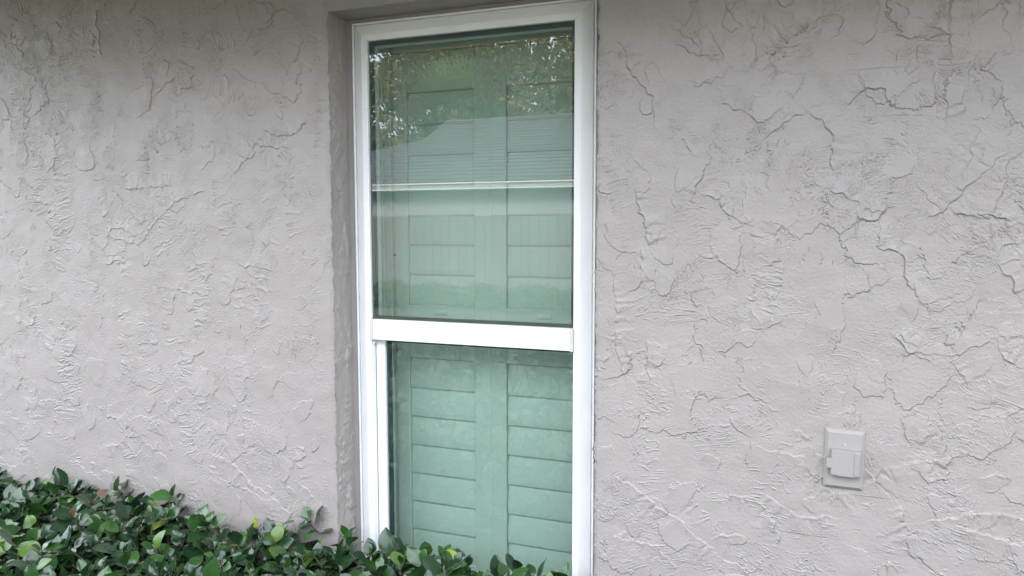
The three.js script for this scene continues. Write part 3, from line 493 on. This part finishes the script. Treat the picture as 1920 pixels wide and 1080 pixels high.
{
  const f = thing('wooden_fence', 'grey board fence across the lawn, faint in the window glass', 'fence');
  const tones = [0.15, 0.158, 0.145, 0.165].map((k) => std([k, k * 1.0, k * 0.98], 0.9)), r = rng(9);
  const g = box(-0.088, 0.088, 0.03, 1.72, -0.011, 0.011);
  for (let i = 0; i < 88; i++) { const b = part('fence_board', g, tones[Math.floor(r() * 4)], f); b.position.set(-13 + i * 0.184, 0, 11.5 + (r() - 0.5) * 0.008); b.scale.y = 1 + (r() - 0.5) * 0.012; }
  for (let i = 0; i < 8; i++) part('fence_post', rbox(-13 + i * 2.3 - 0.045, -13 + i * 2.3 + 0.045, 0, 1.7, 11.53, 11.62, 0.004), tones[2], f);
  for (const y of [0.35, 1.35]) part('fence_rail', box(-13, 3.1, y, y + 0.09, 11.514, 11.53), tones[0], f);
}
const clump = (() => {                                              // a leaf spray for crowns: ten small bent leaves
  const r = rng(5), P = [], I = [];
  for (let k = 0; k < 10; k++) {
    const c = new THREE.Vector3(r() - 0.5, r() - 0.5, r() - 0.5).multiplyScalar(0.9), a = new THREE.Vector3(r() - 0.5, r() - 0.5, r() - 0.5).normalize(), b = new THREE.Vector3(r() - 0.5, r() - 0.5, r() - 0.5).cross(a).normalize(), o = P.length / 3;
    const at = (s, t) => P.push(c.x + a.x * s + b.x * t, c.y + a.y * s + b.y * t, c.z + a.z * s + b.z * t);
    at(-0.3, 0); at(-0.02, 0.13); at(0.34, 0.02); at(0, -0.13); I.push(o, o + 1, o + 2, o, o + 2, o + 3);
  }
  const g = new THREE.BufferGeometry(); g.setAttribute('position', new THREE.Float32BufferAttribute(P, 3)); g.setIndex(I); return g.toNonIndexed();
})(); clump.computeVertexNormals();
const barkM = std([0.16, 0.13, 0.10], 0.95), leafM = new THREE.MeshPhysicalMaterial({ color: rgb(1, 1, 1), roughness: 0.65 });
function mass(name, list, parent, tone, seed, jit = 0.35) {           // list of [x, y, z, size]
  const im = new THREE.InstancedMesh(clump, leafM, list.length), r = rng(seed), q = new THREE.Quaternion(), m = new THREE.Matrix4(), c = new THREE.Color(); im.name = name; im.castShadow = im.receiveShadow = true;
  list.forEach(([x, y, z, s], i) => { q.setFromEuler(new THREE.Euler(r() * 6.3, r() * 6.3, r() * 6.3)); m.compose(new THREE.Vector3(x, y, z), q, new THREE.Vector3(s, s, s)); im.setMatrixAt(i, m); const k = 1 + jit * (r() * 2 - 1), w = r() < 0.07 ? 2.2 : 1; im.setColorAt(i, c.setRGB(tone[0] * k * w * (1 + 0.3 * (r() - 0.5)), tone[1] * k * Math.sqrt(w), tone[2] * k)); });
  tag(im, null, null, null, 'stuff'); parent.add(im); return im;
}
function tree(label, x, z, ht, spread, count, tone, seed, bare = 0) {
  const t = thing('tree', label, 'tree', [x, 0, z]), r = rng(seed), R = (a, b) => lerp(a, b, r()), geos = [], spots = [];
  const grow = (p, d, len, rad, lvl) => {
    const pts = [p.toArray()], q = p.clone(), dd = d.clone();
    for (let k = 0; k < 4; k++) { dd.add(new THREE.Vector3(R(-0.25, 0.25), R(-0.08, 0.16), R(-0.25, 0.25))).normalize(); q.addScaledVector(dd, len / 4); pts.push(q.toArray()); if (lvl > 1) spots.push([...q.toArray(), lvl]); }
    geos.push(tube(pts, rad, rad * 0.55, lvl < 2 ? 8 : 5));
    if (lvl < 4) for (let k = 0, n = lvl === 0 ? 5 : 3; k < n; k++) { const a = R(0, 6.283), o = R(0.45, 1.0), nd = dd.clone().add(new THREE.Vector3(Math.cos(a) * o * spread, R(-0.15, 0.45), Math.sin(a) * o * spread)).normalize(); grow(new THREE.Vector3(...pts[k % 2 ? 4 : lvl ? 3 : 4]), nd, len * R(0.58, 0.78), rad * 0.5, lvl + 1); }
  };
  grow(new THREE.Vector3(), new THREE.Vector3(R(-0.1, 0.1), 1, R(-0.1, 0.1)).normalize(), ht * 0.36, ht * 0.022, 0);
  part('trunk', geos, barkM, t);
  const list = []; while (list.length < count) { const s = spots[Math.floor(r() * spots.length)], w = 0.55 + 0.12 * s[3]; if (n3((s[0] + x) * 0.5, s[1] * 0.5, s[2] * 0.5) < -0.25 + bare) { if (r() < 0.75) continue; } list.push([s[0] + R(-w, w), s[1] + R(-w, w) * 0.7, s[2] + R(-w, w), R(0.22, 0.42)]); }
  mass('crown', list, t, tone, seed + 1);
  return t;
}
tree('dense dark green tree behind the grey roof, farthest left in the mirrored view', -17.5, 22, 10, 1, 1500, [0.065, 0.075, 0.027], 101);
tree('broad tree with glints of sky, mirrored left of the palm', -14.2, 24, 10.5, 1.05, 900, [0.08, 0.082, 0.028], 102, 0.25);
tree('tree with yellowing leaves mirrored directly right of the palm', -9.4, 25, 10, 1, 1300, [0.10, 0.092, 0.03], 103, 0.15);
tree('sparse tree with bare crossing limbs mirrored at the top right of the glass', -7.6, 22.5, 10, 1.1, 450, [0.11, 0.09, 0.035], 104, 0.3);
tree('thin bare tree standing behind the sparse one at the right of the mirrored view', -6.2, 27, 11.5, 1, 600, [0.09, 0.085, 0.03], 105, 0.3);
tree('tall green tree far behind the palm in the mirrored view', -13, 31, 7.0, 1.1, 700, [0.042, 0.066, 0.024], 106, 0.05);
tree('green tree behind the middle of the neighbouring house', -1.5, 24, 7.5, 1, 3600, [0.045, 0.07, 0.024], 107);
tree('round tree behind the right end of the neighbouring house', 6, 25, 7.5, 1, 3600, [0.048, 0.07, 0.025], 108);
tree('green tree at the far left beyond the lawn', -24, 19, 7, 1, 3800, [0.045, 0.068, 0.024], 109);
tree('low bushy tree filling the gap under the palm behind the roof', -11.2, 23, 6.0, 1.2, 1500, [0.04, 0.062, 0.024], 110);
tree('low bushy tree behind the roof ridge right of the palm', -8, 26, 6.2, 1.2, 2400, [0.04, 0.06, 0.024], 111);
tree('low thicket-like tree just above the ridge at the right of the mirrored view', -6.4, 21.5, 5.9, 1.3, 2300, [0.07, 0.075, 0.028], 112);
tree('low olive tree just above the eave end at the left of the mirrored view', -14.6, 20.5, 5.6, 1.3, 2300, [0.075, 0.075, 0.027], 113);
tree('slim olive tree between the two low ones above the ridge', -8.9, 21.8, 6.2, 1.2, 1900, [0.085, 0.083, 0.03], 114);
{
  const t = thing('palm_tree', 'fan palm with a skirt of drooping fronds rising behind the grey roof', 'palm tree', [-10.35, 0, 20.4]), r = rng(55), R = (a, b) => lerp(a, b, r());
  part('trunk', tube([[0, 0, 0], [0.06, 2, 0.03], [0.02, 4, 0], [0, 5.25, 0]], 0.2, 0.16, 12), barkM, t);
  const fan = (n, L, droop) => { const P = []; for (let k = 0; k < n; k++) { const a = lerp(-1.35, 1.35, k / (n - 1)), l = L * (0.8 + 0.2 * Math.cos(a)), c = Math.cos(a), s = Math.sin(a), w = 0.026, f = [0, 0.45, 0.8, 1].map((u) => [s * l * u, 0.75 + c * l * u - droop * u * u * l * 0.35, -droop * u * u * l * 0.75]); for (let i = 0; i < 3; i++) { const A = f[i], B = f[i + 1], wa = w * (1 - i * 0.28), wb = w * (1 - (i + 1) * 0.28); P.push(A[0] - c * wa, A[1] + s * wa, A[2], A[0] + c * wa, A[1] - s * wa, A[2], B[0] + c * wb, B[1] - s * wb, B[2], A[0] - c * wa, A[1] + s * wa, A[2], B[0] + c * wb, B[1] - s * wb, B[2], B[0] - c * wb, B[1] + s * wb, B[2]); } }
    const g = new THREE.BufferGeometry(); g.setAttribute('position', new THREE.Float32BufferAttribute(P, 3)); g.computeVertexNormals(); return join([g, tube([[0, 0, 0], [0, 0.4, 0.02], [0, 0.78, 0]], 0.018, 0.012, 5)]); };
  const fans = [fan(19, 1.25, 0.35), fan(19, 1.35, 0.7), fan(17, 1.2, 1.1)], gm = [std([0.10, 0.14, 0.045], 0.5), std([0.13, 0.165, 0.055], 0.5), std([0.07, 0.11, 0.04], 0.5)], dead = std([0.30, 0.24, 0.15], 0.8);
  for (let k = 0; k < 38; k++) { const el = k < 28 ? lerp(1.25, -0.7, k / 28) + R(-0.2, 0.2) : R(-1.35, -0.9), f = part('frond', fans[k < 10 ? 0 : k < 26 ? 1 : 2], k < 28 ? gm[k % 3] : dead, t); f.position.set(R(-0.08, 0.08), 5.25 + R(-0.25, 0.1) - (k >= 28 ? R(0, 0.9) : 0), R(-0.08, 0.08)); f.rotation.order = 'YXZ'; f.rotation.set(Math.PI / 2 - el, k * 2.39996 + R(-0.2, 0.2), 0); }
}
for (let i = 0; i < 11; i++) {                                       // low sunlit shrubs at the foot of the fence
  const x = -12.2 + i * 0.98, r = rng(300 + i), w = 0.36 + 0.1 * r(), s = thing('low_shrub', ['first', 'second', 'third', 'fourth', 'fifth', 'sixth', 'seventh', 'eighth', 'ninth', 'tenth', 'last'][i] + ' low yellow-green shrub from the left along the board fence', 'shrub', [x, 0, 10.9], 'low shrubs at the foot of the board fence');
  const tb = []; for (let k = 0; k < 6; k++) tb.push(tube([[0, 0, 0], [(r() - 0.5) * 0.3, 0.15, (r() - 0.5) * 0.3], [(r() - 0.5) * 0.5, 0.34, (r() - 0.5) * 0.4]], 0.012, 0.004, 5)); part('stem', tb, barkM, s);
  const list = []; for (let k = 0; k < 330; k++) { const a = r() * 6.283, q = Math.sqrt(r()), y = 0.06 + 0.36 * r(); list.push([Math.cos(a) * q * w * 1.15, y * (1.05 - 0.2 * q * q), Math.sin(a) * q * w * 0.8, 0.07 + 0.08 * r()]); } mass('foliage', list, s, [0.075, 0.088, 0.035], 400 + i);
}

renderer.render(scene, camera);
